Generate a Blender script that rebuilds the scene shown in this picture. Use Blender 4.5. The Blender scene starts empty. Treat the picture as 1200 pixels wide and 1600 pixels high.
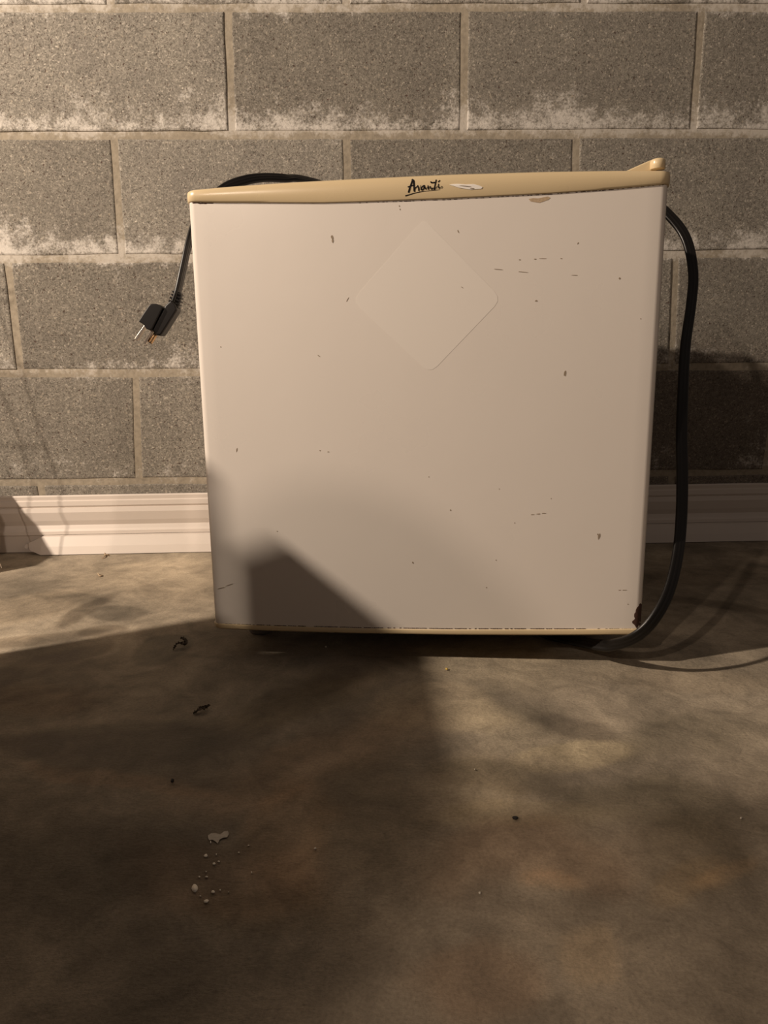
import bpy, bmesh, math, random
import numpy as np
from mathutils import Vector, Matrix
random.seed(7); rng = np.random.RandomState(5)
S = bpy.context.scene
COL = S.collection
# ------------------------------------------------------------------ camera
FPX = 1100.0; PITCH, ROLL, YAW = .1963, -.0129, .0288
CAM = np.array([.4235, -1.3465, .3300])
_f = np.array([math.sin(YAW)*math.cos(PITCH), math.cos(YAW)*math.cos(PITCH), -math.sin(PITCH)])
_r = np.array([math.cos(YAW), -math.sin(YAW), 0.]); _u = np.cross(_r, _f)
R_ = math.cos(ROLL)*_r + math.sin(ROLL)*_u
U_ = -math.sin(ROLL)*_r + math.cos(ROLL)*_u
cd = bpy.data.cameras.new('camera'); cam = bpy.data.objects.new('camera', cd); COL.objects.link(cam)
cd.sensor_fit = 'VERTICAL'; cd.sensor_height = 36; cd.lens = FPX/1600*36; cd.clip_start = .01
M = Matrix.Identity(4)
for i in range(3):
    M[i][0] = R_[i]; M[i][1] = U_[i]; M[i][2] = -_f[i]; M[i][3] = CAM[i]
cam.matrix_world = M; S.camera = cam
# ------------------------------------------------------------------ world, lights, exposure
w = bpy.data.worlds.new('basement'); S.world = w; w.use_nodes = True
w.node_tree.nodes['Background'].inputs[0].default_value = (.62, .50, .42, 1)
w.node_tree.nodes['Background'].inputs[1].default_value = .16
def point(name, loc, power, col, r):
    l = bpy.data.lights.new(name, 'POINT'); l.energy = power; l.color = col; l.shadow_soft_size = r
    o = bpy.data.objects.new(name, l); o.location = loc; COL.objects.link(o); return o
LAMP = np.array([-1.25, -1.12, 1.42])
point('left_bulb', LAMP, 225, (1, .83, .665), .032)
LAMP2 = np.array([-.60, -2.20, 1.20])
point('rear_bulb', LAMP2, 29, (1, .80, .64), .022)
S.view_settings.view_transform = 'Standard'; S.view_settings.look = 'None'
S.view_settings.gamma = 1; S.view_settings.use_curve_mapping = False
S.view_settings.exposure = 0.12

# ------------------------------------------------------------------ helpers
def ray(px, py): return _f + R_*(px-600)/FPX + U_*(800-py)/FPX
def fl(px, py, z=0.): d = ray(px, py); return CAM + d*(z-CAM[2])/d[2]
def wl(px, py, y=0.): d = ray(px, py); return CAM + d*(y-CAM[1])/d[1]

def mesh(name, verts, faces, mat=None, parent=None, smooth=False):
    me = bpy.data.meshes.new(name); me.from_pydata([tuple(map(float, v)) for v in verts], [], faces); me.update()
    bm = bmesh.new(); bm.from_mesh(me); bmesh.ops.recalc_face_normals(bm, faces=bm.faces); bm.to_mesh(me); bm.free()
    o = bpy.data.objects.new(name, me); COL.objects.link(o)
    if mat: me.materials.append(mat)
    if parent: o.parent = parent
    if smooth:
        for p in me.polygons: p.use_smooth = True
    return o
def bevel(o, wd, seg=2, ang=.6):
    m = o.modifiers.new('bevel', 'BEVEL'); m.width = wd; m.segments = seg; m.limit_method = 'ANGLE'; m.angle_limit = ang
    for p in o.data.polygons: p.use_smooth = True
    o.modifiers.new('wn', 'WEIGHTED_NORMAL')
    return o
def tag(o, label=None, cat=None, group=None, kind=None):
    if label: o['label'] = label
    if cat: o['category'] = cat
    if group: o['group'] = group
    if kind: o['kind'] = kind
    return o
def empty(name, loc, rz=0):
    o = bpy.data.objects.new(name, None); COL.objects.link(o); o.location = tuple(map(float, loc)); o.rotation_euler = (0, 0, rz)
    o.empty_display_size = .05; return o
def prism(pts, offa, offb):
    """closed prism: list of 3D points swept between two offsets"""
    n = len(pts); v = [np.array(p)+offa for p in pts]+[np.array(p)+offb for p in pts]
    f = [list(range(n)), list(range(2*n-1, n-1, -1))]+[[i, (i+1) % n, n+(i+1) % n, n+i] for i in range(n)]
    return v, f
def boxvf(x0, x1, y0, y1, z0, z1):
    return prism([(x0, y0, z0), (x1, y0, z0), (x1, y0, z1), (x0, y0, z1)], np.zeros(3), np.array([0, y1-y0, 0]))
def join(parts):
    V = []; F = []
    for v, f in parts:
        k = len(V); V += list(v); F += [[i+k for i in q] for q in f]
    return V, F
def catmull(P, n=8):
    P = [np.array(p, float) for p in P]; P = [2*P[0]-P[1]]+P+[2*P[-1]-P[-2]]; out = []
    for i in range(1, len(P)-2):
        a, b, c, d = P[i-1:i+3]
        for k in range(n):
            t = k/n
            out.append(.5*((2*b)+(-a+c)*t+(2*a-5*b+4*c-d)*t*t+(-a+3*b-3*c+d)*t**3))
    out.append(P[-2]); return out
def tube(P, r, n=8, caps=True):
    P = [np.array(p, float) for p in P]; V = []; F = []
    ref = np.array([.3, .2, 1.])
    for i, p in enumerate(P):
        t = P[min(i+1, len(P)-1)]-P[max(i-1, 0)]; t /= np.linalg.norm(t)
        a = np.cross(t, ref)
        if np.linalg.norm(a) < .1: a = np.cross(t, [1, 0, 0])
        a /= np.linalg.norm(a); b = np.cross(t, a)
        for k in range(n):
            q = 2*math.pi*k/n; V.append(p+r*(a*math.cos(q)+b*math.sin(q)))
    for i in range(len(P)-1):
        for k in range(n):
            F.append([i*n+k, i*n+(k+1) % n, (i+1)*n+(k+1) % n, (i+1)*n+k])
    if caps: F += [list(range(n)), list(range((len(P)-1)*n, len(P)*n))]
    return V, F

# ------------------------------------------------------------------ materials
class NT:
    def __init__(s, name):
        s.m = bpy.data.materials.new(name); s.m.use_nodes = True; s.t = s.m.node_tree; s.b = s.t.nodes['Principled BSDF']
    def n(s, typ, **k):
        x = s.t.nodes.new(typ)
        for a, b in k.items(): setattr(x, a, b)
        return x
    def l(s, a, b): s.t.links.new(a, b)
    def noise(s, vec, scale, detail=4, rough=.55, dist=0):
        x = s.n('ShaderNodeTexNoise'); s.l(vec, x.inputs['Vector']); x.inputs['Scale'].default_value = scale
        x.inputs['Detail'].default_value = detail; x.inputs['Roughness'].default_value = rough; x.inputs['Distortion'].default_value = dist
        return x.outputs['Fac']
    def vor(s, vec, scale, out='Distance', feat='F1'):
        x = s.n('ShaderNodeTexVoronoi', feature=feat); s.l(vec, x.inputs['Vector']); x.inputs['Scale'].default_value = scale
        return x.outputs[out]
    def ramp(s, fac, stops, interp='LINEAR'):
        x = s.n('ShaderNodeValToRGB'); s.l(fac, x.inputs[0]); e = x.color_ramp.elements; x.color_ramp.interpolation = interp
        while len(e) < len(stops): e.new(.5)
        for i, (p, c) in enumerate(stops):
            e[i].position = p; e[i].color = (c, c, c, 1) if not hasattr(c, '__len__') else (*c[:3], 1)
        return x.outputs[0]
    def mix(s, fac, a, b, mode='MIX'):
        x = s.n('ShaderNodeMix', data_type='RGBA', blend_type=mode)
        for k, v in ((0, fac), (6, a), (7, b)):
            if hasattr(v, 'links'): s.l(v, x.inputs[k])
            elif hasattr(v, '__len__'): x.inputs[k].default_value = (*v[:3], 1)
            else: x.inputs[k].default_value = v
        return x.outputs[2]
    def math(s, op, a, b=0., c=None, clamp=False):
        x = s.n('ShaderNodeMath', operation=op, use_clamp=clamp)
        for k, v in enumerate((a, b) if c is None else (a, b, c)):
            if hasattr(v, 'links'): s.l(v, x.inputs[k])
            else: x.inputs[k].default_value = v
        return x.outputs[0]
    def bump(s, h, strength, dist):
        x = s.n('ShaderNodeBump'); s.l(h, x.inputs['Height']); x.inputs['Strength'].default_value = strength; x.inputs['Distance'].default_value = dist
        s.l(x.outputs[0], s.b.inputs['Normal'])
    def obj(s): return s.n('ShaderNodeTexCoord').outputs['Object']
def simple(name, col, rough=.5, metal=0, nz=0, nscale=60, coat=0):
    t = NT(name); t.b.inputs['Roughness'].default_value = rough; t.b.inputs['Metallic'].default_value = metal
    t.b.inputs['Coat Weight'].default_value = coat
    if nz:
        f = t.noise(t.obj(), nscale, 4)
        c = t.mix(f, tuple(x*(1-nz) for x in col), tuple(min(1, x*(1+nz)) for x in col)); t.l(c, t.b.inputs['Base Color'])
    else: t.b.inputs['Base Color'].default_value = (*col, 1)
    return t.m

Z4, BH, BL = .1306, .2032, .4064
def efflo(t, vec, gain=1.):
    """white salt bloom that gathers above each bed joint"""
    sep = t.n('ShaderNodeSeparateXYZ'); t.l(vec, sep.inputs[0])
    wob = t.math('MULTIPLY', t.math('SUBTRACT', t.noise(vec, 5, 3), .5), .05)
    zn = t.math('DIVIDE', t.math('ADD', sep.outputs[2], wob), 1.3)
    st = [(0, .25)]
    for k, (pk, lo) in enumerate([(.30, .15), (.42, .22), (.66, .50), (.60, .12), (.62, .45), (.5, .3)]):
        z = Z4+k*BH
        st += [((z-.025)/1.3, 0.05), ((z-.006)/1.3, lo), ((z+.012)/1.3, pk), ((z+.035)/1.3, pk*.62), ((z+.085)/1.3, .03)]
    st = sorted(st)[:31]
    r = t.ramp(zn, st)
    big = t.noise(vec, 7, 3, .6); mid = t.noise(vec, 45, 5, .75); fine = t.noise(vec, 230, 3, .6)
    m = t.math('ADD', t.math('MULTIPLY', r, gain), t.math('MULTIPLY', t.math('SUBTRACT', big, .5), 1.5))
    m = t.math('ADD', m, t.math('MULTIPLY', t.math('SUBTRACT', mid, .5), 1.6))
    m = t.math('ADD', m, t.math('MULTIPLY', t.math('SUBTRACT', fine, .5), .8))
    s = t.n('ShaderNodeMapRange', interpolation_type='SMOOTHSTEP'); t.l(m, s.inputs[0])
    s.inputs[1].default_value = .30; s.inputs[2].default_value = .85
    return t.math('MULTIPLY', s.outputs[0], .8)
def block_mat():
    t = NT('cinder_block'); v = t.obj()
    rnd = t.n('ShaderNodeObjectInfo').outputs['Random']
    base = t.ramp(rnd, [(0, (.200, .184, .160)), (.5, (.228, .211, .185)), (1, (.258, .240, .212))])
    cloud = t.noise(v, 14, 4, .6)
    base = t.mix(cloud, t.mix(1., base, (.72, .70, .70), 'MULTIPLY'), t.mix(1., base, (1.22, 1.2, 1.14), 'MULTIPLY'))
    cell = t.vor(v, 430, 'Color'); cr = t.n('ShaderNodeSeparateColor'); t.l(cell, cr.inputs[0])
    grain = t.ramp(cr.outputs[0], [(0, .6), (.25, .88), (.7, 1.02), (.95, 1.25), (1, 1.9)])
    base = t.mix(.85, base, grain, 'MULTIPLY')
    n2 = t.noise(v, 480, 4, .75); g2 = t.ramp(n2, [(.3, .5), (.5, 1.), (.72, 1.45)])
    base = t.mix(.9, base, g2, 'MULTIPLY')
    pit = t.noise(v, 210, 3, .6); pm = t.ramp(pit, [(.33, 1.), (.375, 0.)])
    base = t.mix(t.math('MULTIPLY', pm, .75), base, (.06, .028, .02))
    wv_ = t.noise(v, 130, 2, .5); base = t.mix(.8, base, t.ramp(wv_, [(.3, .80), (.5, 1.), (.7, 1.18)]), 'MULTIPLY')
    cell2 = t.vor(v, 75, 'Distance'); peb = t.ramp(cell2, [(.11, 1.), (.18, 0.)])
    base = t.mix(t.math('MULTIPLY', peb, .4), base, (.44, .38, .30))
    sp_ = t.n('ShaderNodeSeparateXYZ'); t.l(v, sp_.inputs[0])      # fridge's shadow deepened in the colour of the lower right courses
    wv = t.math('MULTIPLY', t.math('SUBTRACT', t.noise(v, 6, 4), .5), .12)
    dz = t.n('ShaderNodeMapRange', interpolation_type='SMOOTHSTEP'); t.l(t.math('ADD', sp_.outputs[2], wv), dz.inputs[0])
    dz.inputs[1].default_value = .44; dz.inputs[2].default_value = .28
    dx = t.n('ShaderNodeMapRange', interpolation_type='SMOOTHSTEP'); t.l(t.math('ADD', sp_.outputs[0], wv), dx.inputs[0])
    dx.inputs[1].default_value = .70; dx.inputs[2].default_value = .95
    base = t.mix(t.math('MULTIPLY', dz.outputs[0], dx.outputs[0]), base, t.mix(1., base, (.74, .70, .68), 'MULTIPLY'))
    e = efflo(t, v)
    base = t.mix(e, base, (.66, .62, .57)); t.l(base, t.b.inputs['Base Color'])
    t.b.inputs['Roughness'].default_value = .95; t.b.inputs['Specular IOR Level'].default_value = .15
    h = t.math('SUBTRACT', t.math('ADD', t.math('MULTIPLY', n2, .7), t.math('MULTIPLY', cr.outputs[0], .35)), t.math('MULTIPLY', pm, .8))
    t.bump(h, .6, .0016); return t.m
def mortar_mat():
    t = NT('mortar'); v = t.obj(); n = t.noise(v, 120, 4, .6); c = t.noise(v, 9, 3)
    base = t.mix(c, (.25, .215, .165), (.34, .295, .232)); base = t.mix(.5, base, t.ramp(n, [(.3, .6), (.6, 1.15)]), 'MULTIPLY')
    base = t.mix(t.math('MULTIPLY', efflo(t, v, 1.25), .6), base, (.66, .62, .57)); t.l(base, t.b.inputs['Base Color'])
    t.b.inputs['Roughness'].default_value = .95; t.b.inputs['Specular IOR Level'].default_value = .15
    t.bump(n, .5, .002); return t.m
def floor_mat():
    t = NT('stained_concrete'); v = t.obj()
    a = t.n('ShaderNodeVertexColor', layer_name='stain').outputs[0]
    n = t.noise(v, 60, 6, .72, .8); n3 = t.noise(v, 17, 7, .62, 1.6); g = t.noise(v, 420, 3, .7)
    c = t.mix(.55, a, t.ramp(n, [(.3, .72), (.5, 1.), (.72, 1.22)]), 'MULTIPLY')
    c = t.mix(.45, c, t.ramp(g, [(.3, .6), (.5, 1.), (.7, 1.3)]), 'MULTIPLY')
    c = t.mix(.7, c, t.ramp(n3, [(.32, .70), (.46, .95), (.52, 1.05), (.68, 1.28)]), 'MULTIPLY')
    sp = t.vor(v, 55, 'Distance'); pm = t.ramp(sp, [(.03, 1.), (.06, 0.)]); c = t.mix(t.math('MULTIPLY', pm, .35), c, (.08, .06, .04))
    t.l(c, t.b.inputs['Base Color'])
    al = t.n('ShaderNodeVertexColor', layer_name='stain').outputs[1]
    t.l(t.ramp(al, [(0, .42), (1, .8)]), t.b.inputs['Roughness'])
    t.b.inputs['Specular IOR Level'].default_value = .3
    mp = t.n('ShaderNodeMapping'); t.l(v, mp.inputs[0]); mp.inputs['Scale'].default_value = (1, 2.2, 1)
    gr = t.noise(mp.outputs[0], 150, 4, .65)
    h = t.math('ADD', t.math('MULTIPLY', n, .8), t.math('MULTIPLY', t.math('MULTIPLY', gr, .8), al))
    t.bump(h, .5, .003); return t.m
def enamel(name, col, rough, var):
    t = NT(name); v = t.obj(); n = t.noise(v, 5, 3, .6)
    c = t.mix(n, tuple(x*(1-var) for x in col), tuple(min(1, x*(1+var)) for x in col)); t.l(c, t.b.inputs['Base Color'])
    r = t.noise(v, 9, 4); t.l(t.ramp(r, [(.3, rough*.85), (.7, rough*1.2)]), t.b.inputs['Roughness'])
    t.bump(t.noise(v, 14, 2), .05, .004); return t.m
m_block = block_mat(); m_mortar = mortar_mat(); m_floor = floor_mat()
m_white = enamel('white_enamel', (.70, .64, .58), .30, .02)
m_cab = enamel('white_cabinet_enamel', (.66, .60, .54), .35, .03)
m_beige = enamel('beige_plastic', (.62, .49, .30), .28, .03)
m_resid = simple('sticker_residue', (.725, .667, .605), .33)
m_black = simple('black_rubber', (.006, .005, .0045), .34, 0, .2, 200)
m_plug = simple('plug_rubber', (.007, .0055, .005), .45)
for m_ in (m_black, m_plug): m_.node_tree.nodes['Principled BSDF'].inputs['Specular IOR Level'].default_value = .35
m_ink = simple('black_ink', (.008, .006, .006), .35)
m_rust = simple('rust', (.045, .016, .008), .85, 0, .5, 350)
m_mark = simple('dirt_mark', (.27, .21, .15), .8)
m_scuff = simple('brown_scuff', (.42, .31, .20), .8, 0, .35, 500)
m_paintw = simple('white_scuff', (.85, .80, .74), .5)
m_dark = simple('dark_grey_metal', (.05, .045, .04), .6)
m_foot = simple('grey_plastic_foot', (.16, .14, .13), .5)
m_steel = simple('nickel', (.75, .68, .60), .28, 1)
m_brass = simple('brass', (.55, .36, .20), .4, 1)
m_trim = simple('white_painted_wood', (.585, .52, .465), .5, 0, .05, 12)
m_leaf = simple('dried_leaf', (.035, .022, .012), .8, 0, .5, 300)
m_seed = simple('black_grit', (.012, .008, .006), .6)
m_drip = simple('white_paint_drip', (.80, .74, .62), .6, 0, .15, 400)
m_yel = simple('yellow_crumb', (.65, .46, .10), .6)
m_card = simple('cardboard', (.32, .21, .12), .85, 0, .1, 20)
m_pouf = simple('brown_fabric', (.10, .06, .04), .9, 0, .2, 60)

# ------------------------------------------------------------------ wall of blocks
hl_px = [[(0, 13), (355, 12), (726, 11), (1097, 11), (1200, 12)],
         [(0, 212), (362, 210.5), (541, 211), (724, 209), (900, 210), (1083, 207), (1200, 209)],
         [(0, 405), (190, 403), (300, 403.5), (1060, 397), (1200, 395)],
         [(0, 582), (212, 584), (310, 583), (1050, 573), (1200, 573)],
         [(0, 754), (216, 752.5), (320, 751), (1050, 739), (1200, 738)]]
lines = []
for L in hl_px:
    w_ = [wl(*p) for p in L]; lines.append((np.array([q[0] for q in w_]), np.array([q[2] for q in w_])))
def lz(k, x):          # k = 0..4 measured lines downward, negative = rows above, 5 = floor
    if k >= 5: return -.01+0*x
    if k < 0: return Z4+BH*4+BH*(-k)+0*x
    return np.interp(x, *lines[k])
XL, XR = -1.55, 2.55
meas = {0: [((355, 12), (362, 209)), ((726, 11), (724, 209)), ((1097, 11), (1083, 206))],
        1: [((177, 213), (190, 403)), ((541, 211), (545, 400)), ((901, 210), (897, 398))],
        2: [((11, 405), (31, 582)), ((1056, 397), (1049, 573))],
        3: [((211, 584), (217, 752))],
        4: [((63, 754), (72, 830))],
        -1: [((170, -150), (172, 12)), ((540, -150), (541, 11)), ((913, -150), (912, 11))]}
wall = mesh('wall_back', *boxvf(XL, XR, .0019, .20, 0, 2.0), m_mortar); tag(wall, kind='structure')
def blockmesh(c, yj):
    """front quad c = [bl, br, tr, tl] as (x,z); rounded, slightly uneven arris"""
    e = []; g = .0060; per = []
    for i in range(4):
        a = np.array(c[i]); b = np.array(c[(i+1) % 4]); n = 9 if i % 2 == 0 else 5
        for k in range(n): per.append(a+(b-a)*k/n)
    cen = np.mean(np.array(c), axis=0); per = [p+rng.uniform(-.0009, .0009, 2) for p in per]
    hw = (c[1][0]-c[0][0])/2; hh = (c[3][1]-c[0][1])/2
    def ring(ins, y): return [(*(cen+(p-cen)*np.array([1-ins/hw, 1-ins/hh]))[:1], y, (cen+(p-cen)*np.array([1-ins/hw, 1-ins/hh]))[1]) for p in per]
    n = len(per); V = ring(.0030, yj)+ring(.0010, yj+.0007)+ring(0, yj+.0025)+ring(0, .02); F = [list(range(n))]
    for r in range(3):
        for i in range(n): F.append([r*n+i, r*n+(i+1) % n, (r+1)*n+(i+1) % n, (r+1)*n+i])
    return V, F
for r in range(-5, 5):
    ph = r % 2                                   # parity of the bond
    ms = []
    for (a, b) in meas.get(r, []): ms.append((wl(*a)[0], wl(*b)[0]))
    if not ms:
        base = wl(362, 209)[0] if ph == 0 else wl(190, 403)[0]; ms = [(base, base)]
    js = sorted(ms)
    full = list(js)
    while full[0][0] > XL: full.insert(0, (full[0][0]-BL, full[0][1]-BL))
    # fill gaps
    i = 0
    while i < len(full)-1:
        gap = full[i+1][0]-full[i][0]; k = int(round(gap/BL))
        if k > 1:
            a, b = full[i], full[i+1]
            for q in range(1, k): full.insert(i+q, (a[0]+(b[0]-a[0])*q/k, a[1]+(b[1]-a[1])*q/k))
            i += k
        else: i += 1
    while full[-1][0] < XR: full.append((full[-1][0]+BL, full[-1][1]+BL))
    g = .0062
    for a, b in zip(full[:-1], full[1:]):
        tx0, bx0, tx1, bx1 = a[0]+g, a[1]+g, b[0]-g, b[1]-g
        tx0, bx0, tx1, bx1 = [min(max(q, XL), XR) for q in (tx0, bx0, tx1, bx1)]
        if tx1-tx0 < .03: continue
        zb_ = lambda x: lz(r+1, np.array(x))+g; zt_ = lambda x: lz(r, np.array(x))-g
        c = [(bx0, float(zb_(bx0))), (bx1, float(zb_(bx1))), (tx1, min(1.99, float(zt_(tx1)))), (tx0, min(1.99, float(zt_(tx0))))]
        if c[0][1] < 0: c[0] = (c[0][0], 0.002); c[1] = (c[1][0], 0.002)
        if c[2][1]-c[0][1] < .03: continue
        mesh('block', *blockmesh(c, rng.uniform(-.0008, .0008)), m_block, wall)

# ------------------------------------------------------------------ floor with its stains and a painted dimming
def vnoise(x, y, s, seed):
    r = np.random.RandomState(seed).rand(256, 256); x = x*s+31.7; y = y*s+17.3
    xi = np.floor(x).astype(int); yi = np.floor(y).astype(int); fx = x-xi; fy = y-yi; fx = fx*fx*(3-2*fx); fy = fy*fy*(3-2*fy)
    g = lambda a, b: r[a % 256, b % 256]
    return (g(xi, yi)*(1-fx)+g(xi+1, yi)*fx)*(1-fy)+(g(xi, yi+1)*(1-fx)+g(xi+1, yi+1)*fx)*fy
def fbm(x, y, s, o, seed): 
    t = 0; a = .5; n = 0
    for k in range(o): t = t+a*vnoise(x, y, s*2**k, seed+k); n += a; a *= .55
    return t/n
fx_ = np.concatenate([np.linspace(-1.55, -.62, 16)[:-1], np.arange(-.62, 1.45, .0045), np.linspace(1.45, 2.55, 18)[1:]])
fy_ = np.concatenate([np.linspace(-4.2, -1.25, 22)[:-1], np.arange(-1.25, 0.004, .0045), [.02]])
X, Y = np.meshgrid(fx_, fy_)
wx = X+(fbm(X, Y, 7, 4, 11)-.5)*.11; wy = Y+(fbm(X, Y, 7, 4, 23)-.5)*.11
wx += (fbm(X, Y, 40, 3, 61)-.5)*.008; wy += (fbm(X, Y, 40, 3, 71)-.5)*.008
base = np.array([.245, .205, .153])
C = np.ones(X.shape+(3,))*base
f1 = fbm(wx, wy, 4.5, 5, 3); f2 = fbm(wx+3, wy, 13, 5, 40)
C *= (1+(f1-.5)*1.6)[..., None]; C *= (1+(f2-.5)*1.1)[..., None]
Rgh = np.ones(X.shape)
# (cx, cy, rx, ry, rotation deg ccw, softness, rgb multiplier)
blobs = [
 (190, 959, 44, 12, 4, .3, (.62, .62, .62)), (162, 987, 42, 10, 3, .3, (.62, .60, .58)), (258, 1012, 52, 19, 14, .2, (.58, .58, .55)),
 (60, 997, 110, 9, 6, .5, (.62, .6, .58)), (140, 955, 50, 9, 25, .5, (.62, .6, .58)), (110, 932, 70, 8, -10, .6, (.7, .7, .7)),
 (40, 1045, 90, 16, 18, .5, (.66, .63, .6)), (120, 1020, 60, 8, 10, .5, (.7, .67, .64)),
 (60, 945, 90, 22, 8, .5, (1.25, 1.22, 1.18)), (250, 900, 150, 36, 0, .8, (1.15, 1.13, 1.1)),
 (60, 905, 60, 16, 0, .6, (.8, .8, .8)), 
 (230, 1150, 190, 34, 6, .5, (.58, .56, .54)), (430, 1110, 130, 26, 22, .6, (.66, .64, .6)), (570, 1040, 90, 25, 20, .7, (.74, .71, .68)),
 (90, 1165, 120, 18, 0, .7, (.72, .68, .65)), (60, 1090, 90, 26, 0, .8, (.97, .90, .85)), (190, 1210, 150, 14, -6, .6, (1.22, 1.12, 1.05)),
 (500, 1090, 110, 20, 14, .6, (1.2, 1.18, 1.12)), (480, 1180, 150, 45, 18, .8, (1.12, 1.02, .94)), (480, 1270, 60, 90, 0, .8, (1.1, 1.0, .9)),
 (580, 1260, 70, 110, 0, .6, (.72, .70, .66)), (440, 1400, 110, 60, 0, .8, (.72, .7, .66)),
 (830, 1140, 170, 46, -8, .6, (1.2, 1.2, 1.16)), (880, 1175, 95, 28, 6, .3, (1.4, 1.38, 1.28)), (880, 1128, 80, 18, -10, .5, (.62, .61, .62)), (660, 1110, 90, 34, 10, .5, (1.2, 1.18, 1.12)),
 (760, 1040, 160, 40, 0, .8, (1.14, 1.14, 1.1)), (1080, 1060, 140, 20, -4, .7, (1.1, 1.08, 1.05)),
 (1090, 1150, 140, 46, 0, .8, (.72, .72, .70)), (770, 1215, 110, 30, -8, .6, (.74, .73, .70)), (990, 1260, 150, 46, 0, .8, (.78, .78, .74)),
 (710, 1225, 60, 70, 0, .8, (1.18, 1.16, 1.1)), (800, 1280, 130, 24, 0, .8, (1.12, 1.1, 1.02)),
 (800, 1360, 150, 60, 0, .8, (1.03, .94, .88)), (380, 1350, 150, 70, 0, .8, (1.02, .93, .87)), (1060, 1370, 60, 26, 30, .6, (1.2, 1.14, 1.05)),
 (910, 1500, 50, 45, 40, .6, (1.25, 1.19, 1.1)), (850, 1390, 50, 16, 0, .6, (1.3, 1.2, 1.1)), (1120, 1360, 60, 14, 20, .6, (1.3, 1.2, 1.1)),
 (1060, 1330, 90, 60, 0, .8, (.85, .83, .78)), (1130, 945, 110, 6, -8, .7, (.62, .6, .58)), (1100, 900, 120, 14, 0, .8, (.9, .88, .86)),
 (930, 1090, 330, 130, 0, .8, (.84, .84, .84)), (720, 1540, 90, 60, 0, .8, (1.1, 1.0, .94)),  # first entry paints the right floor dimmer, in place of weaker lamp light
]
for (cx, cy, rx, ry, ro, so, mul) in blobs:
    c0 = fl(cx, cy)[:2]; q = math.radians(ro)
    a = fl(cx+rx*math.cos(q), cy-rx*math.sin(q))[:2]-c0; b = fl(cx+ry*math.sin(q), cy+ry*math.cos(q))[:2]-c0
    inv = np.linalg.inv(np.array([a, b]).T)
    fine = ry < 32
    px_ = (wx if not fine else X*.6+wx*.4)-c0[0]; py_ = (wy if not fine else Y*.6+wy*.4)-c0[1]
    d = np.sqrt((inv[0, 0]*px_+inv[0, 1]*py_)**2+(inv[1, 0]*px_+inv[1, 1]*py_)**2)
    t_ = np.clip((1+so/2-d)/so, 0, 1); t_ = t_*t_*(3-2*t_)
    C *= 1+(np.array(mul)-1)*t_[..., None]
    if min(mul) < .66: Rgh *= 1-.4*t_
C = np.clip(C, .02, .7)
ny, nx = X.shape; idx = np.arange(nx*ny).reshape(ny, nx)
faces = np.stack([idx[:-1, :-1], idx[:-1, 1:], idx[1:, 1:], idx[1:, :-1]], -1).reshape(-1, 4)
hz = (fbm(X, Y, 9, 3, 90)-.5)*.0016
hz *= (Y < -.08)
me = bpy.data.meshes.new('floor'); nv = nx*ny; nf = len(faces)
me.vertices.add(nv); me.vertices.foreach_set('co', np.stack([X, Y, hz-.0003], -1).reshape(-1).astype(np.float32))
me.loops.add(nf*4); me.loops.foreach_set('vertex_index', faces.reshape(-1).astype(np.int32))
me.polygons.add(nf); me.polygons.foreach_set('loop_start', np.arange(0, nf*4, 4, dtype=np.int32)); me.polygons.foreach_set('loop_total', np.full(nf, 4, np.int32))
me.update(); me.validate()
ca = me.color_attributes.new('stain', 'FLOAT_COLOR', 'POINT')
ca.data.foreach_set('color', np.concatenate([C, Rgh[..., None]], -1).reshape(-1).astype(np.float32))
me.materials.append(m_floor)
floor = bpy.data.objects.new('floor', me); COL.objects.link(floor); tag(floor, kind='structure')
for p in me.polygons: p.use_smooth = True

# ------------------------------------------------------------------ baseboard and loose board
prof = [(.0, .107), (-.006, .1075), (-.0085, .105), (-.0085, .0985), (-.0115, .0965), (-.0125, .088), (-.0105, .0848), (-.0145, .0835), (-.0165, .076),
        (-.0155, .060), (-.0135, .051), (-.0165, .044), (-.0195, .040), (-.0205, .034), (-.0185, .032), (-.0185, .0005), (.0, .0005)]
v, f = prism([(0, y, z) for y, z in prof], np.array([XL+.002, -.001, 0]), np.array([XR-.002, -.001, 0]))
bb = mesh('baseboard_back', v, f, m_trim); tag(bb, kind='structure')
p0 = fl(50, 853); xl = fl(60, 860)[0]
pb = [(-.0455, .0008), (-.0365, .0005), (-.0215, .030), (-.0225, .0335), (-.0300, .0325), (-.0395, .0150)]
V = []; n = len(pb)
# pointed (mitred) left end
for k, (dx, sc) in enumerate([(-.012, .12), (.000, .45), (.022, 1.), (XR-.01-xl, 1.)]):
    for (y, z) in pb:
        cy, cz = (-.0315, .0145) if k < 2 else (y, z)
        V.append((xl+dx, cy+(y-cy)*sc, cz+(z-cz)*sc if k >= 2 else max(.0006, cz+(z-cz)*sc)))
F = [list(range(n)), list(range(3*n, 4*n))]
for r in range(3):
    for i in range(n): F.append([r*n+i, r*n+(i+1) % n, (r+1)*n+(i+1) % n, (r+1)*n+i])
tb = mesh('trim_board', V, F, m_trim); tag(tb, 'long loose white trim board with a pointed end, leaning on the floor against the baseboard', 'trim board')

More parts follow.
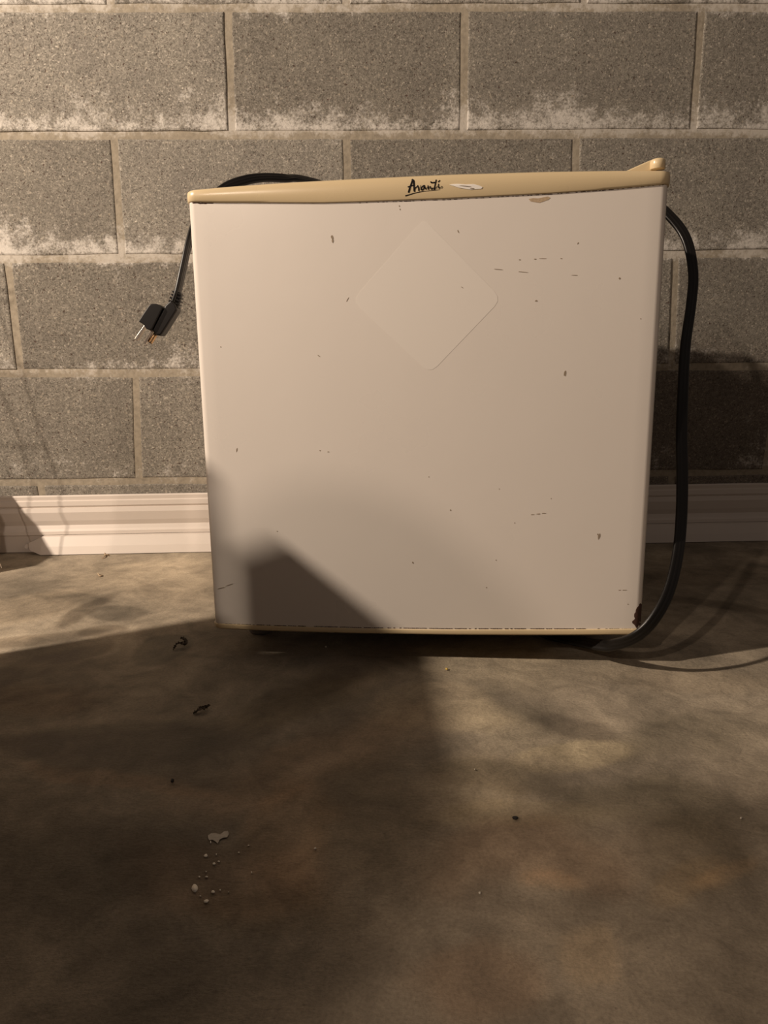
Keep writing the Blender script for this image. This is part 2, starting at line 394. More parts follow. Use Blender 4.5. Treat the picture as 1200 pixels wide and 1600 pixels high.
# ------------------------------------------------------------------ fridge
FX, FY, FA, FW, FH, FZ = .2403, -.5493, -.1274, .4970, .4838, .0351
DP = .445
dv = np.array([math.cos(FA), math.sin(FA), 0]); nv_ = np.array([-math.sin(FA), math.cos(FA), 0]); A0 = np.array([FX, FY, 0])
def dr(px, py, w=0.):      # pixel -> (u, z) on the door plane
    d = ray(px, py); o = A0+nv_*w; s = ((o-CAM)@nv_)/(d@nv_); P = CAM+d*s; return (P-A0)@dv, P[2]
basec = A0+dv*FW/2+nv_*DP/2
fr = empty('mini_fridge', basec, FA)
tag(fr, 'old white compact refrigerator with beige trim, on concrete before the block wall', 'refrigerator')
def lo(u, w, z): return (u-FW/2, w-DP/2, z)
def plan(u, r, inset=0., bulge=.004):
    t = min(u-inset, FW-inset-u); t = max(t, 0)
    b = -bulge*(1-(2*u/FW-1)**2)
    return b+(r-math.sqrt(max(0, r*r-(r-t)**2)) if t < r else 0)
def stations(inset, r, n=36):
    e = [inset+r*(1-math.cos(q)) for q in np.linspace(0, math.pi/2, 7)]
    mid = list(np.linspace(inset+r, FW-inset-r, n))[1:-1]
    return e+mid+[FW-q for q in reversed(e)]
tt = np.array([dr(*p) for p in [(292, 297), (300, 295.5), (350, 291), (450, 284.5), (560, 279), (700, 272.5), (860, 267.5), (960, 265.5), (1043, 265)]])
tbm = np.array([dr(*p) for p in [(292, 315.5), (340, 317), (500, 318.2), (560, 316.7), (700, 311.5), (860, 303), (960, 295.5), (1043, 287.5)]])
bt = np.array([dr(*p) for p in [(340, 975), (420, 977.5), (560, 981), (700, 982.7), (880, 983), (1004, 983)]])
bb_ = np.array([dr(*p) for p in [(340, 984.5), (420, 987.5), (560, 990.5), (700, 992.3), (880, 994), (1004, 994.5)]])
ZT = lambda u: float(np.interp(u, tt[:, 0], tt[:, 1])); ZTB = lambda u: float(np.interp(u, tbm[:, 0], tbm[:, 1]))
ZBT = lambda u: float(np.interp(u, bt[:, 0], bt[:, 1])); ZBB = lambda u: float(np.interp(u, bb_[:, 0], bb_[:, 1]))
def sweep(name, inset, r, zt, zb, wf, wback, prof, mat, parent, n=36):
    """prof: list of (fraction in z from bottom 0..1, extra w, extra z)"""
    V = []; st = stations(inset, r, n); m = len(prof)+2
    for u in st:
        z0, z1 = zb(u), zt(u); p = plan(u, r, inset)
        V.append(lo(u, wback, z0))
        for (fz, ew, ez) in prof: V.append(lo(u, wf+p+ew, z0+(z1-z0)*fz+ez))
        V.append(lo(u, wback, z1))
    F = [list(range(m)), list(range((len(st)-1)*m, len(st)*m))]
    for i in range(len(st)-1):
        for k in range(m): F.append([i*m+k, i*m+(k+1) % m, (i+1)*m+(k+1) % m, (i+1)*m+k])
    o = mesh(name, V, F, mat, parent, True)
    e = o.modifiers.new('es', 'EDGE_SPLIT'); e.split_angle = .7
    return o
T = .046
door = sweep('door', .0022, .008, lambda u: ZTB(u)+.0025, lambda u: ZBT(u)-.002, .0022, T, [(0, 0, 0), (.02, 0, 0), (.5, 0, 0), (.98, 0, 0), (1, 0, 0)], m_white, fr)
sweep('top_trim', 0, .012, ZT, ZTB, 0, T+.001, [(0, .0022, 0), (0, .0006, .0008), (.12, 0, 0), (.5, -.0008, 0), (.80, 0, 0), (.93, .0012, 0), (1, .0050, 0)], m_beige, door)
sweep('bottom_trim', .0004, .012, ZBT, ZBB, 0, T+.001, [(0, .008, 0), (.10, .0035, 0), (.35, .0006, 0), (.7, 0, 0), (.95, .0005, 0), (1, .002, 0)], m_beige, door)
def fbox(name, u0, u1, w0, w1, z0, z1, mat, bv, parent=None):
    a = lo(u0, w0, z0); b = lo(u1, w1, z1)
    o = mesh(name, *boxvf(a[0], b[0], a[1], b[1], a[2], b[2]), mat, parent or fr)
    if bv: bevel(o, bv, 3)
    return o
ZTOP = ZT(FW/2)-.004
fbox('door_gasket', .012, FW-.012, T+.0012, T+.0092, .050, ZTOP-.012, m_dark, .002)
fbox('cabinet', .003, FW-.003, T+.0094, DP, .036, ZTOP-.002, m_cab, .006)
fbox('base_plate', .015, FW-.015, T+.02, DP-.01, .026, .0358, m_dark, .001)
fbox('compressor', .12, .34, DP-.13, DP-.02, .006, .0258, m_dark, .004)
for u in (.036, FW-.034):
    for w_ in (.085, DP-.04):
        V = []; N = 20
        for (r, z) in [(0, .0006), (.0150, .0006), (.0165, .003), (.0165, .011), (.011, .014), (.011, .0255), (0, .0255)]:
            for k in range(N):
                a = lo(u, w_, z); V.append((a[0]+r*math.cos(k*2*math.pi/N), a[1]+r*math.sin(k*2*math.pi/N), z))
        F = [[i*N+k, i*N+(k+1) % N, (i+1)*N+(k+1) % N, (i+1)*N+k] for i in range(6) for k in range(N)]
        mesh('foot', V, F, m_foot, fr, False)
# hinge cover on the top right corner
def dl(px, py, w): 
    u, z = dr(px, py, w); return np.array(lo(u, w, z))
hw = .010
V, F = prism([dl(974, 267.5, hw), dl(1017, 248.3, hw), dl(1022, 246.8, hw), dl(1029, 246.6, hw), dl(1029, 266.5, hw)], np.array([0, .0045, 0]), np.array([0, .040, 0]))
hc = mesh('hinge_cover', V, F, m_beige, fr); bevel(hc, .0015, 3)
a = dl(1017.5, 256, hw)[0]; b = dl(1041.5, 256, hw)[0]; zt_ = dl(1029, 246.8, hw)[2]; zb_ = dl(1029, 263.5, hw)[2]
V = []; N = 32; rr = (b-a)/2; cx = (a+b)/2; cyy = lo(0, hw, 0)[1]+rr-.003
for (r, z) in [(0, zb_), (rr-.0006, zb_), (rr, zb_+.0006), (rr, zt_-.0022), (rr-.0008, zt_-.0008), (rr-.0025, zt_), (0, zt_)]:
    for k in range(N): V.append((cx+r*math.cos(k*2*math.pi/N), cyy+r*math.sin(k*2*math.pi/N)*1.0, z))
F = [[i*N+k, i*N+(k+1) % N, (i+1)*N+(k+1) % N, (i+1)*N+k] for i in range(6) for k in range(N)]
mesh('hinge_pin_cap', V, F, m_beige, hc, True)

def onpanel(px, py, lift=.0003):
    w_ = -.001
    for _ in range(12):
        u, z = dr(px, py, w_); u = min(max(u, .0026), FW-.0026); w_ = .5*w_+.5*(.0022+plan(u, .008, .0022))
    return np.array(lo(u, .0022+plan(u, .008, .0022)-lift, z))
def ontrim(px, py, lift=.0004):
    u, z = dr(px, py, -.004); fz = (z-ZTB(u))/(ZT(u)-ZTB(u))
    return np.array(lo(u, plan(u, .012)+float(np.interp(fz, [0, .12, .5, .8, .93, 1], [.0006, 0, -.0008, 0, .0012, .005]))-lift, z))
def patch(pts, fn, th=.0004, lift=.0003):
    """thin chip lying on the panel: fan polygon with a rim"""
    n = len(pts); top = [fn(*p, lift) for p in pts]; bot = [t+np.array([0, th+.0004, 0]) for t in top]
    c = np.mean(np.array(pts), axis=0); big = max(np.linalg.norm(np.array(p)-c) for p in pts) > 8
    V = top+bot; F = [[i, (i+1) % n, n+(i+1) % n, n+i] for i in range(n)]; last = 0
    if big:
        for s_ in (.8, .6, .4, .2):
            k = len(V); V = V+[fn(*(c+(np.array(p)-c)*s_), lift) for p in pts]
            F += [[last+i, last+(i+1) % n, k+(i+1) % n, k+i] for i in range(n)]; last = k
    V = V+[fn(c[0], c[1], lift)]; F += [[last+i, last+(i+1) % n, len(V)-1] for i in range(n)]
    return V, F
def blob(cx, cy, rx, ry, rot=0, n=9, jag=.35):
    q = math.radians(rot); out = []
    for k in range(n):
        a = 2*math.pi*k/n; s = 1+rng.uniform(-jag, jag); x = rx*math.cos(a)*s; y = ry*math.sin(a)*s
        out.append((cx+x*math.cos(q)+y*math.sin(q), cy-x*math.sin(q)+y*math.cos(q)))
    return out
# rust chip in the lower right corner
ch = [(1001, 942.5), (1003.5, 944), (1005.5, 948), (1006, 955), (1005.6, 965), (1005, 975), (1004, 980), (1001, 982.5), (995.5, 982.5), (993, 979), (991, 976), (988, 973.5),
      (987.5, 971), (990.5, 968.5), (992, 966.5), (990.7, 963), (991, 959), (993, 956.5), (993.4, 953), (995, 949.5), (998, 946.5), (999, 943.5)]
o = mesh('rust_chip', *patch(ch, onpanel, .0003, .0004), m_rust, door); tag(o, 'dark brown rusted chip in the enamel at the lower right corner')
# diamond residue with rounded corners
dc = [np.array(p, float) for p in [(662, 342), (784, 467), (672, 584), (550, 470)]]; pts = []
for i in range(4):
    a, b, c = dc[i-1], dc[i], dc[(i+1) % 4]; rr_ = .05 if i < 1 else .10
    p, q = b+(a-b)*rr_, b+(c-b)*rr_
    for t in (0, .33, .66, 1): pts.append(tuple((1-t)**2*p+2*t*(1-t)*b+t*t*q))
pp = []
for i in range(len(pts)):
    a, b = np.array(pts[i]), np.array(pts[(i+1) % len(pts)]); k = 1 if np.linalg.norm(b-a) < 20 else 10
    for j in range(k): pp.append(tuple(a+(b-a)*j/k))
V, F = patch(pp, onpanel, .0001, .00025)
# rings so the residue follows the bowed panel
n = len(pp); cen = np.array([666, 466]); V = []; F = []
rings = [1, .8, .6, .4, .2]
for s in rings: V += [onpanel(*(cen+(np.array(p)-cen)*s), .00013) for p in pp]
V += [onpanel(*cen, .00013)]
for r in range(4): F += [[r*n+i, r*n+(i+1) % n, (r+1)*n+(i+1) % n, (r+1)*n+i] for i in range(n)]
F += [[4*n+i, 4*n+(i+1) % n, 5*n] for i in range(n)]
k0 = len(V); V += [onpanel(*p, -.0004) for p in pp]; F += [[i, (i+1) % n, k0+(i+1) % n, k0+i] for i in range(n)]
o = mesh('sticker_residue', V, F, m_resid, door, False); tag(o, 'faint pale diamond left by a removed sticker')
# scratches and specks
marks = [(519, 371, 2.2, 4, 20), (520, 376, 1.5, 3, 0), (716, 362, .8, 2.6, 20), (624, 322, .8, 1.2, 0), (625, 327, .9, 1.2, 0), (883, 583, 1.8, 5, -12), (936, 838, 1.8, 4.5, -15), (934, 835, 1, 1.5, 0),
 (968, 435, 1.4, 1.6, 0), (1001, 498, .9, .9, 0), (498, 556, 2.5, .7, -35), (370, 703, .9, 3, -12), (500, 704, 1.2, .8, 0), (513, 706, 1.6, .6, 0), (704, 797, 1, 1.2, 0), (804, 817, .8, .8, 0),
 (645, 879, 1.2, 1.5, 30), (433, 830, .8, .8, 0), (832, 804, 3, .6, 3), (841, 803, 3, .6, 3), (850, 802, 4, .5, 0), (817, 425, 8, .5, -5), (779, 421, 6, .4, -5), (903, 380, .8, 1.8, -30), (812, 406, 1.6, .8, 0),
 (836, 405, 2, .8, 0), (848, 404, 6, .5, 0), (877, 404, 1.5, .8, 0), (898, 430, 5, .5, 0), (838, 470, 2.2, 1.2, 0), (345, 919, 6, .6, 14), (358, 914, 7, .5, 18), (968, 922, 2.5, .5, 0), (976, 922, 4, .5, 0),
 (981, 944, 1.2, .7, 0), (345, 462+80, .9, .9, 0), (722, 449, 3, .5, -30), (543, 468, 4, .4, 60), (670, 745, .8, .8, 0), (760, 918, .8, .8, 0), (775, 875, .7, .9, 0), (861, 779, .7, .7, 0), (780, 764, .7, .7, 0)]
parts = [patch(blob(a, b, max(c, .7), max(d, .55), e, 8, .25), onpanel, .0002, .0002) for a, b, c, d, e in marks]
o = mesh('scratches', *join(parts), m_mark, door); tag(o, 'small scratches, chips and dirt specks', kind='stuff')
sc = [(826, 311), (833, 309.5), (841, 310), (848, 308.5), (856, 307), (860, 309), (857, 312), (850, 314.5), (843, 317), (836, 316), (829, 314.5)]
parts = [patch(sc, onpanel, .0003, .0002)]
o = mesh('brown_scuff', *join(parts), m_scuff, door); tag(o, 'flaky brown scuff below the top trim')
parts = []
for x in np.arange(302, 332, 2.1): parts.append(patch(blob(x, 317.1+rng.uniform(-.2, .3)+(1 if 312 < x < 322 else 0)*.6, 2.2, .9, 0, 6), onpanel, .0002, .0002))
for x in list(np.arange(345, 392, 2.4))+list(np.arange(396, 998, 3.1)):
    if rng.rand() < .8: parts.append(patch(blob(x, ((ZBT(0)) and np.interp(x, [340, 420, 560, 700, 880, 1004], [975, 977.5, 981, 982.7, 983, 983]))-.6, 1.9, .55, 0, 6), onpanel, .0002, .0002))
for x in np.arange(560, 1036, 2.6):
    if rng.rand() < .45: parts.append(patch(blob(x, np.interp(x, [560, 700, 860, 960, 1043], [316.7, 311.5, 303, 295.5, 287.5])+.5, 1.8, .5, 0, 6), onpanel, .0002, .0002))
o = mesh('rusty_seam', *join(parts), m_rust, door); tag(o, 'rust creeping along the seam between enamel and trim', kind='stuff')
o = mesh('trim_scuff', *patch([(702, 289), (708, 288), (715, 287.6), (728, 288.6), (740, 288), (748, 290), (754, 292.5), (752, 295), (745, 295.6), (735, 296.5), (726, 295), (717, 293.6), (709, 291)], ontrim, .0003, .0004), m_paintw, door)
tag(o, 'white scuffed patch on the beige top trim')
o = mesh('trim_gouge', *join([patch(blob(728, 291.3, 9, .45, -6, 8, .2), ontrim, .0002, .0007), patch(blob(738, 294.6, 3, .5, 0, 6), ontrim, .0002, .0007)]), m_mark, door)
# lettering
def LG(x, y): return (625+x/15., 270+y/15.)
strokes = [([(203, 455), (225, 380), (262, 270), (298, 165)], 40), ([(290, 160), (318, 190), (328, 290), (336, 430)], 42), ([(188, 335), (245, 318), (300, 300), (330, 300)], 26),
 ([(336, 430), (360, 360), (415, 318)], 22), ([(415, 305), (432, 350), (440, 422)], 28), ([(440, 422), (470, 360), (484, 295)], 9),
 ([(562, 300), (515, 335), (497, 380), (510, 408), (550, 385), (572, 320)], 26), ([(572, 300), (585, 350), (605, 388)], 26), ([(605, 388), (640, 350), (658, 310)], 15),
 ([(656, 308), (662, 350), (664, 392)], 26), ([(664, 392), (690, 345), (710, 325)], 15), ([(706, 325), (722, 360), (738, 392), (775, 360)], 24),
 ([(724, 215), (735, 235), (790, 232), (838, 225)], 30), ([(846, 170), (828, 260), (812, 330), (800, 400)], 27), ([(800, 400), (835, 365), (880, 320)], 16),
 ([(902, 268), (900, 310), (912, 365), (935, 350)], 22), ([(928, 182), (898, 215)], 24)]
LP = []
def ribbon(P, w0, w1=None, lift=.0002):
    w1 = w1 or w0; P = catmull([np.array(p, float) for p in P], 6); out = []
    N = len(P)
    for i in range(N-1):
        a, b = P[i], P[i+1]; t = (b-a)/np.linalg.norm(b-a); nn = np.array([-t[1], t[0]])
        wa = w0+(w1-w0)*i/(N-1); wb = w0+(w1-w0)*(i+1)/(N-1)
        q = [a+nn*wa/2, b+nn*wb/2, b-nn*wb/2, a-nn*wa/2]; V = [ontrim(*LG(*p), lift) for p in q]; out.append((V, [[0, 1, 2, 3]]))
    for i, p in enumerate(P):
        ww = w0+(w1-w0)*i/(N-1); V = [ontrim(*LG(*(p+ww/2*np.array([math.cos(k*math.pi/5), math.sin(k*math.pi/5)]))), lift) for k in range(10)]; out.append((V, [list(range(10))]))
    return out
kk = 0
for P, w0 in strokes: LP += ribbon(P, max(w0*1.0, 11), None, .00028+kk*.000006); kk += 1
LP += ribbon([(132, 540), (220, 515), (300, 490), (400, 465), (500, 446), (620, 430), (760, 416), (935, 400)], 26, 7)
LP += ribbon([(978+20*math.cos(q), 342+22*math.sin(q)) for q in np.linspace(0, 2*math.pi, 13)], 9)
V, F = join(LP); o = mesh('logo_lettering', V, F, m_ink, door); tag(o, 'small black handwritten brand lettering underlined')

# ------------------------------------------------------------------ power cord
def atd(px, py, y): return wl(px, py, y)
pc = empty('power_cord', fl(962, 1014)+np.array([0, .06, 0]))
tag(pc, 'black three-core power cord draped over the white refrigerator, plug hanging at its left', 'power cord')
bpy.context.view_layer.update()
pcl = np.array(pc.location)
top = ZTOP+.0035+.004
def L2W(u, w, z): return A0+dv*u+nv_*w+np.array([0, 0, z])
way = [  # (point, flat-normal)
 (L2W(.30, .34, .016), (0, 0, 1)), (L2W(.37, .20, .0065), (0, 0, 1)), (L2W(.39, .09, .0075), (0, -.5, .8)),
 (atd(925, 1006, -.590), (0, -.85, .5)), (atd(962, 1006.5, -.620), (0, -.95, .3)), (atd(998, 992, -.640), (0, -1, .1)), (atd(1027, 960, -.640), (0, -1, 0)), (atd(1047, 918, -.625), (0, -1, 0)),
 (atd(1060, 860, -.60), (0, -1, 0)), (atd(1065, 800, -.575), (-.1, -1, 0)), (atd(1066, 740, -.55), (-.2, -1, 0)), (atd(1065, 680, -.525), (-.2, -1, 0)), (atd(1067, 610, -.50), (-.1, -1, 0)), (atd(1071, 540, -.47), (0, -1, 0)),
 (atd(1080, 475, -.44), (0, -1, 0)), (atd(1083, 425, -.42), (0, -1, 0)), (atd(1073, 375, -.40), (0, -1, 0)), (atd(1050, 341, -.385), (0, -1, .2)), (atd(1020, 318, -.375), (0, -.9, .5)),
 (L2W(FW+.010, .20, top-.006), (.3, -.3, 1)), (L2W(FW-.04, .19, top+.004), (0, 0, 1)), (L2W(FW-.12, .17, top), (0, 0, 1)), (L2W(FW*.55, .16, top), (0, 0, 1)),
 (L2W(.19, .16, top+.012), (0, -.3, 1)), (atd(480, 281.5, -.40), (0, -.6, .8)), (atd(445, 278.5, -.41), (0, -.8, .6)), (atd(412, 277.5, -.42), (0, -.9, .6)), (atd(382, 282, -.43), (0, -.9, .4)), (atd(350, 295, -.44), (0, -.9, .4)),
 (atd(318, 328, -.46), (.5, -.8, .2)), (atd(297, 375, -.48), (.97, -.15, .05)), (atd(286, 420, -.49), (.97, -.1, 0)), (atd(278, 455, -.495), (.97, -.1, 0)), (atd(271, 476, -.495), (.97, -.1, 0))]
P = catmull([a for a, _ in way], 8); Nn = catmull([b for _, b in way], 8)
lobe = []
for cxx in (-.0036, 0, .0036):
    pass
ang = []
prof3 = []
for c, q0, q1 in ((-.0035, 130, 290-60), (0, 0, 0)): pass
def lobeprof():
    out = []; r = .0024; cs = [-.0036, 0, .0036]
    for k in range(7): q = math.radians(55+k*250/6+0) ; out.append((cs[0]+r*math.cos(q), r*math.sin(q)))      # left lobe 55..305
    for k in range(4): q = math.radians(235+k*70/3); out.append((cs[1]+r*math.cos(q), r*math.sin(q)))
    for k in range(7): q = math.radians(235+k*250/6); out.append((cs[2]+r*math.cos(q), r*math.sin(q)))
    for k in range(4): q = math.radians(55+k*70/3); out.append((cs[1]+r*math.cos(q), r*math.sin(q)))
    return out
lp = lobeprof(); V = []; F = []; m = len(lp)
for i, p in enumerate(P):
    t = P[min(i+1, len(P)-1)]-P[max(i-1, 0)]; t /= np.linalg.norm(t); nn = np.array(Nn[i]); nn = nn-t*(nn@t); nn /= np.linalg.norm(nn); b = np.cross(t, nn)
    for (x, y) in lp: V.append(p+b*x*1.12+nn*y*1.1-pcl)
for i in range(len(P)-1):
    for k in range(m): F.append([i*m+k, i*m+(k+1) % m, (i+1)*m+(k+1) % m, (i+1)*m+k])
F += [list(range(m)), list(range((len(P)-1)*m, len(P)*m))]
mesh('cable', V, F, m_black, pc, True)
# plug
YP = -.495
def PG(x, y, dy=0): return atd(200+x/12., 450+y/12., YP+dy)-pcl
v1, f1_ = prism([PG(*p) for p in [(740, 330), (850, 235), (940, 330), (967, 425), (815, 665), (690, 860), (655, 905), (565, 895), (490, 800), (640, 520)]], np.array([0, -.010, 0]), np.array([0, .010, 0]))
plug = mesh('plug', v1, f1_, m_plug, pc); bevel(plug, .0022, 3); tag(plug, 'black moulded three-prong plug')
v2, f2_ = prism([PG(*p) for p in [(455, 335), (500, 312), (590, 315), (680, 350), (700, 400), (505, 790), (470, 805), (400, 780), (340, 690), (255, 640), (330, 520)]], np.array([0, -.0125, 0]), np.array([0, .007, 0]))
o = mesh('plug_face', v2, f2_, m_plug, plug); bevel(o, .0028, 3)
rb = []
for k, (x, y, hwid) in enumerate([(935, 105, 92), (925, 165, 104), (905, 225, 112), (885, 285, 112), (870, 340, 105)]):
    d = np.array([-.42, 1.]); d /= np.linalg.norm(d); nn = np.array([d[1], -d[0]]); c = np.array([x, y])
    q = [c+nn*hwid-d*17, c+nn*hwid+d*17, c-nn*hwid+d*17, c-nn*hwid-d*17]
    rb.append(prism([PG(*p) for p in q], np.array([0, -.006, 0]), np.array([0, .006, 0])))
    q = [c+nn*hwid*.72-d*36, c+nn*hwid*.72+d*36, c-nn*hwid*.72+d*36, c-nn*hwid*.72-d*36]
    rb.append(prism([PG(*p) for p in q], np.array([0, -.0045, 0]), np.array([0, .0045, 0])))
o = mesh('strain_relief', *join(rb), m_plug, plug); bevel(o, .0008, 2)
V, F = prism([PG(*p, -.006) for p in [(322, 670), (350, 690), (190, 960), (160, 985), (125, 965), (130, 935)]], np.array([0, 0, 0]), np.array([.0004, .0065, 0])); bevel(mesh('blade', V, F, m_steel, plug), .0004, 2)
V, F = prism([PG(*p, -.002) for p in [(425, 780), (475, 790), (355, 1010), (335, 1060), (290, 1030), (295, 1000)]], np.array([0, 0, 0]), np.array([.0002, .0065, 0])); bevel(mesh('blade', V, F, m_steel, plug), .0004, 2)
g0, g1 = PG(540, 830, .002), PG(415, 1030, .002)
V, F = tube([g0, g0+(g1-g0)*.5, g0+(g1-g0)*.9, g1], .0026, 14); mesh('ground_pin', V, F, m_brass, plug, True)
# ------------------------------------------------------------------ litter on the floor
def leaf(px, py, pts, wd, label):
    c = fl(px, py); o = empty('dried_leaf', (c[0], c[1], .0008)) if False else None
    P = catmull([fl(px+a, py+b, h)-c for a, b, h in pts], 5); V = []; F = []; n = len(P)
    for i, p in enumerate(P):
        t = P[min(i+1, n-1)]-P[max(i-1, 0)]; t /= np.linalg.norm(t); s = np.cross(t, [0, 0, 1]); s /= np.linalg.norm(s)
        ww = wd*(math.sin(math.pi*(i+.6)/(n+.2))**.6)*(1+.5*math.sin(i*2.3)); cu = .0016
        up = np.array([0, 0, .0006])
        V += [p+s*ww+[0, 0, cu+.001*math.sin(i*1.7)]+up, p+up, p-s*ww+[0, 0, cu*.6+.001*math.cos(i*2.1)]+up, p-s*ww+[0, 0, cu*.6+.001*math.cos(i*2.1)+.0006]+up, p+[0, 0, .0007]+up, p+s*ww+[0, 0, cu+.0006+.001*math.sin(i*1.7)]+up]
    for i in range(n-1):
        for k in range(6): F.append([i*6+k, i*6+(k+1) % 6, (i+1)*6+(k+1) % 6, (i+1)*6+k])
    F += [list(range(6)), list(range((n-1)*6, n*6))]
    zmin = min(v[2] for v in V); V = [(v[0], v[1], v[2]-zmin+.0004) for v in V]
    o = mesh('dried_leaf', V, F, m_leaf); o.location = (c[0], c[1], 0); tag(o, label, 'leaf'); return o
leaf(280, 1010, [(-9, 6, .001), (-7, 1, .003), (-3, -4, .006), (4, -5, .006), (9, -2, .005), (10, -8, .006), (6, -13, .006), (2, -12, .003)], .0022, 'small curled dark dried leaf on the damp oval stain, nearer the refrigerator')
leaf(315, 1108, [(-13, 7, .001), (-8, 4, .002), (-4, 1, .004), (2, -1, .004), (7, -3, .003), (13, -6, .003)], .0034, 'flat crumpled dark leaf scrap on dry concrete, in front of the refrigerator’s left end')
def crumb(px, py, r, mat, name, label, cat, fl_=.5, group=None, parent=None, el=1.):
    c = fl(px, py); bm = bmesh.new(); bmesh.ops.create_icosphere(bm, subdivisions=2, radius=r)
    for v in bm.verts:
        v.co *= 1+rng.uniform(-.15, .15); v.co.z *= fl_; v.co.x *= el
    zm = min(v.co.z for v in bm.verts)
    for v in bm.verts: v.co.z -= zm
    me = bpy.data.meshes.new(name); bm.to_mesh(me); bm.free(); me.materials.append(mat)
    o = bpy.data.objects.new(name, me); COL.objects.link(o); o.location = (c[0], c[1], .0004)
    if parent: o.parent = parent; o.location = (c[0], c[1], -.0003)
    if label: tag(o, label, cat, group)
    return o
crumb(269.5, 1223, .0020, m_seed, 'grit', 'black speck of grit on the floor above the white paint drips', 'grit', .8, el=.7)
crumb(805, 1280, .0019, m_seed, 'grit', 'black oval speck of grit on the floor right of centre', 'grit', .5, el=1.3)
crumb(698, 1047, .0016, m_yel, 'crumb', 'tiny yellow crumb just in front of the refrigerator', 'crumb', .7)
crumb(509, 1012, .0014, m_drip, 'crumb', 'tiny pale crumb in the shade at the refrigerator’s front edge', 'crumb', .7)
def twig(px, py, segs, label):
    c = fl(px, py); parts = []
    for a, b in segs: parts.append(tube([fl(px+a[0], py+a[1], .0016)-c, fl(px+(a[0]+b[0])/2, py+(a[1]+b[1])/2, .0028)-c, fl(px+b[0], py+b[1], .0016)-c], .0011, 6))
    V, F = join(parts); zm = min(v[2] for v in V); V = [(v[0], v[1], v[2]-zm+.0002) for v in V]
    o = mesh('twig', V, F, m_scuff); o.location = (c[0], c[1], 0); tag(o, label, 'twig')
twig(165, 868, [((-5, 4), (1, -2)), ((1, -2), (6, -1)), ((0, 0), (-2, -5))], 'tiny forked brown twig on the floor below the white board')
twig(156, 898, [((-3, -2), (0, 2)), ((0, 2), (3, 0))], 'tiny bent twig on the floor farther out from the white board')
# paint drips are part of the floor
def spot(px, py, rx, ry, rot=0, jag=.2):
    pts = blob(px, py, rx, ry, rot, 10, jag); n = 10; top = [fl(*p, .0009) for p in pts]; bot = [fl(*p, -.0012) for p in blob(px, py, rx*1.05, ry*1.05, rot, 10, 0)]
    c = fl(px, py, .0014); mesh('paint_drip', top+bot+[c], [[i, (i+1) % n, 2*n] for i in range(n)]+[[i, (i+1) % n, n+(i+1) % n, n+i] for i in range(n)], m_drip, floor, True)
for a in [(304.5, 1388, 5, 6.5, 0), (333, 1393.5, 3, 2.6), (322, 1408, 4, 2.8, 20), (321.5, 1337, 3, 2.4, 35), (334.5, 1349.5, 2.3, 2), (342, 1346, 1.8, 1.4), (338, 1335, 1, 1.6), (329, 1316, 1, 2), (373, 1332, 1.5, 1.2), (388.5, 1321, 1.5, 1),
          (393, 1363, 1, 1.8), (323, 1370, 2.2, 1.4), (311.5, 1370, 1.6, 1.4), (344, 1390.5, 1.1, 1.5), (313, 1400, 1.3, 1), (492.5, 1325.5, 1.8, 1.8), (750, 1395, 2, 2.2), (1158, 1278, 2, 1.6), (742, 1202, 1, 1), (357, 1394, 1, .8), (322, 1362, 1.2, 1)]:
    spot(*a)
sp = [(325, 1305), (330, 1302), (338, 1302), (345, 1304), (350, 1299), (356, 1298), (357.5, 1303), (355, 1308), (348, 1309), (343, 1312), (340, 1318), (337, 1315), (332, 1312), (327, 1313), (325, 1309)]
n = len(sp); c = fl(340, 1307, .0013)
o = mesh('paint_splat', [fl(*p, .0010) for p in sp]+[fl(*p, -.0012) for p in sp]+[c], [[i, (i+1) % n, 2*n] for i in range(n)]+[[i, (i+1) % n, n+(i+1) % n, n+i] for i in range(n)], simple('thin_grey_paint', (.42, .38, .32), .7, 0, .3, 500), floor)
tag(o, 'grey-white smear of dried paint')

# ------------------------------------------------------------------ out of frame: stand-ins added to throw shadows, then the inferred wire rack
def blocker_carton(name, x0, x1, y0, y1, h, label, mat=None):
    o = empty(name, ((x0+x1)/2, (y0+y1)/2, 0)); tag(o, label, 'box')
    hx, hy = (x1-x0)/2, (y1-y0)/2
    b = mesh('box_body', *boxvf(-hx, hx, -hy, hy, .0005, h-.004), mat or m_card, o); bevel(b, .002, 2)
    for sx in (-1, 1):
        f_ = mesh('lid_flap', *boxvf(-hx if sx < 0 else .0006, -.0006 if sx < 0 else hx, -hy, hy, h-.004, h), mat or m_card, o)
    mesh('packing_tape', *boxvf(-.024, .024, -hy-.0004, hy+.0004, h-.0002, h+.0004), m_mark, o)
    return o
blocker_carton('blocker_box', -.110, -.050, -1.35, -.694, .448, 'added shadow blocker, a long flat cardboard box on edge left of the camera')  # added to shade the left foreground floor and the lower door
blocker_carton('blocker_box', -.95, -.60, -1.50, -1.03, 1.0, 'added shadow blocker, a tall cardboard box farther left, behind the step blocker')  # added to shade the right foreground floor
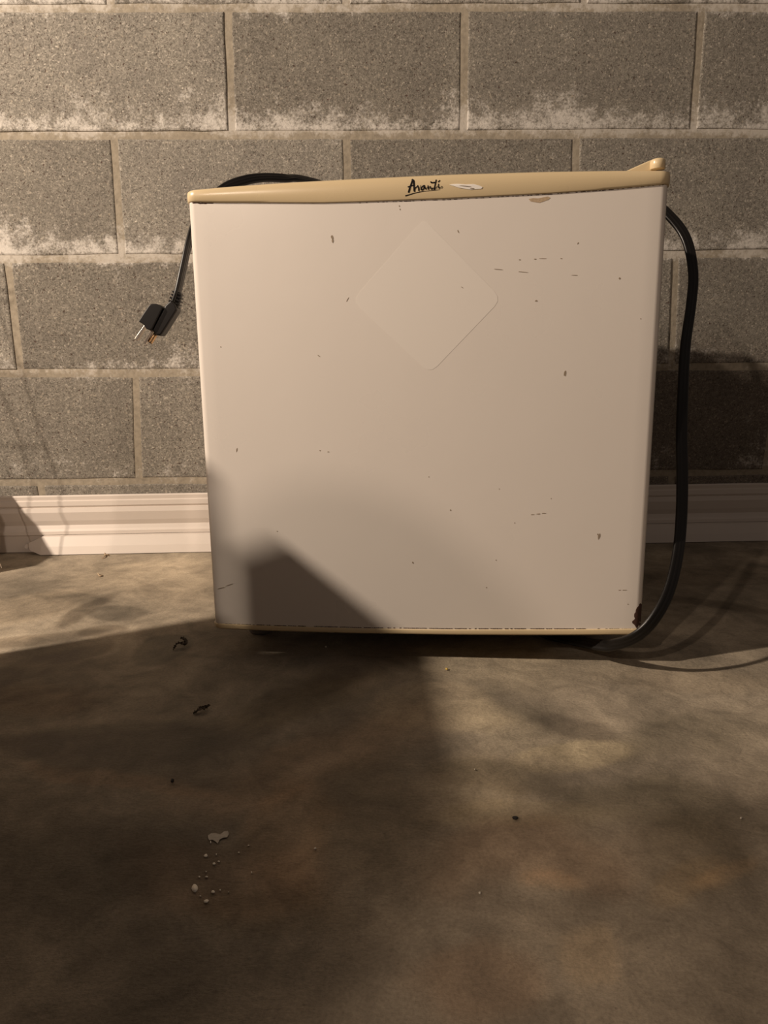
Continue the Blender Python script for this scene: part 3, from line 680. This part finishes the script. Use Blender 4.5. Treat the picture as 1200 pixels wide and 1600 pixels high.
o = empty('blocker_step', (-.165, -.65, 0)); tag(o, 'added shadow blocker shaped as a narrow folded wooden step, upright left of the camera', 'shadow blocker')
mesh('board', *boxvf(-.035, .035, -.0475, .040, .0005, .53), m_card, o)  # stand-in added to shade the door's lower left edge
mesh('blocker_tread', *boxvf(-.035, .035, -.090, -.048, .0005, .398), m_card, o)  # added to block a streak of light on the floor
blocker_carton('blocker_box', -.56, -.295, -.24, -.06, .175, 'added stand-in, a small cardboard box close to the wall, left of the frame')  # stand-in for the unseen thing that shades the baseboard's left end
o = empty('blocker_hamper', (-.17, -1.51, 0)); tag(o, 'added shadow-casting slim round brown fabric hamper with a domed lid, left behind the camera', 'blocker_hamper')
V = []; N = 32; pr = [(0, .001), (.125, .001), (.13, .02), (.13, .53), (.122, .61), (.104, .675), (.078, .725), (.045, .755), (0, .765)]
for (r, z) in pr:
    for k in range(N): V.append((r*math.cos(k*2*math.pi/N), r*math.sin(k*2*math.pi/N), z))
F = [[i*N+k, i*N+(k+1) % N, (i+1)*N+(k+1) % N, (i+1)*N+k] for i in range(len(pr)-1) for k in range(N)]
mesh('blocker_hamper_body', V, F, m_pouf, o, True)  # unseen body added to throw the domed shadow on the door
rk = empty('wire_rack', (-.42, -.17, 0)); tag(rk, 'thin wire rack standing left of the frame near the wall', 'rack'); rkl = np.array(rk.location)
bpy.context.view_layer.update()
def toward(px, py, s=.125): p = wl(px, py); return p+(LAMP-p)*s-rkl
for seg in ([(0, 488), (33, 583), (70, 697), (95, 760)], [(0, 606), (25, 670), (42, 730)]):
    P = [toward(*q) for q in seg]; d = P[0]-P[-1]; P = [P[0]+d*.35]+P; d2 = P[-1]-P[-2]; d2 /= np.linalg.norm(d2); e = P[-1]; P.append(e+d2*((e[2]-.003)/max(.05, -d2[2])))
    mesh('wire_upright', *tube(P, .0010, 6), m_steel, rk)
for seg in ([(-90, 454), (16, 454), (21, 471), (-90, 471)], [(-70, 569), (57, 570), (62, 585), (-70, 585)], [(-60, 697), (76, 697)]):
    mesh('wire_shelf', *tube([toward(*q) for q in seg], .0010, 6), m_steel, rk)
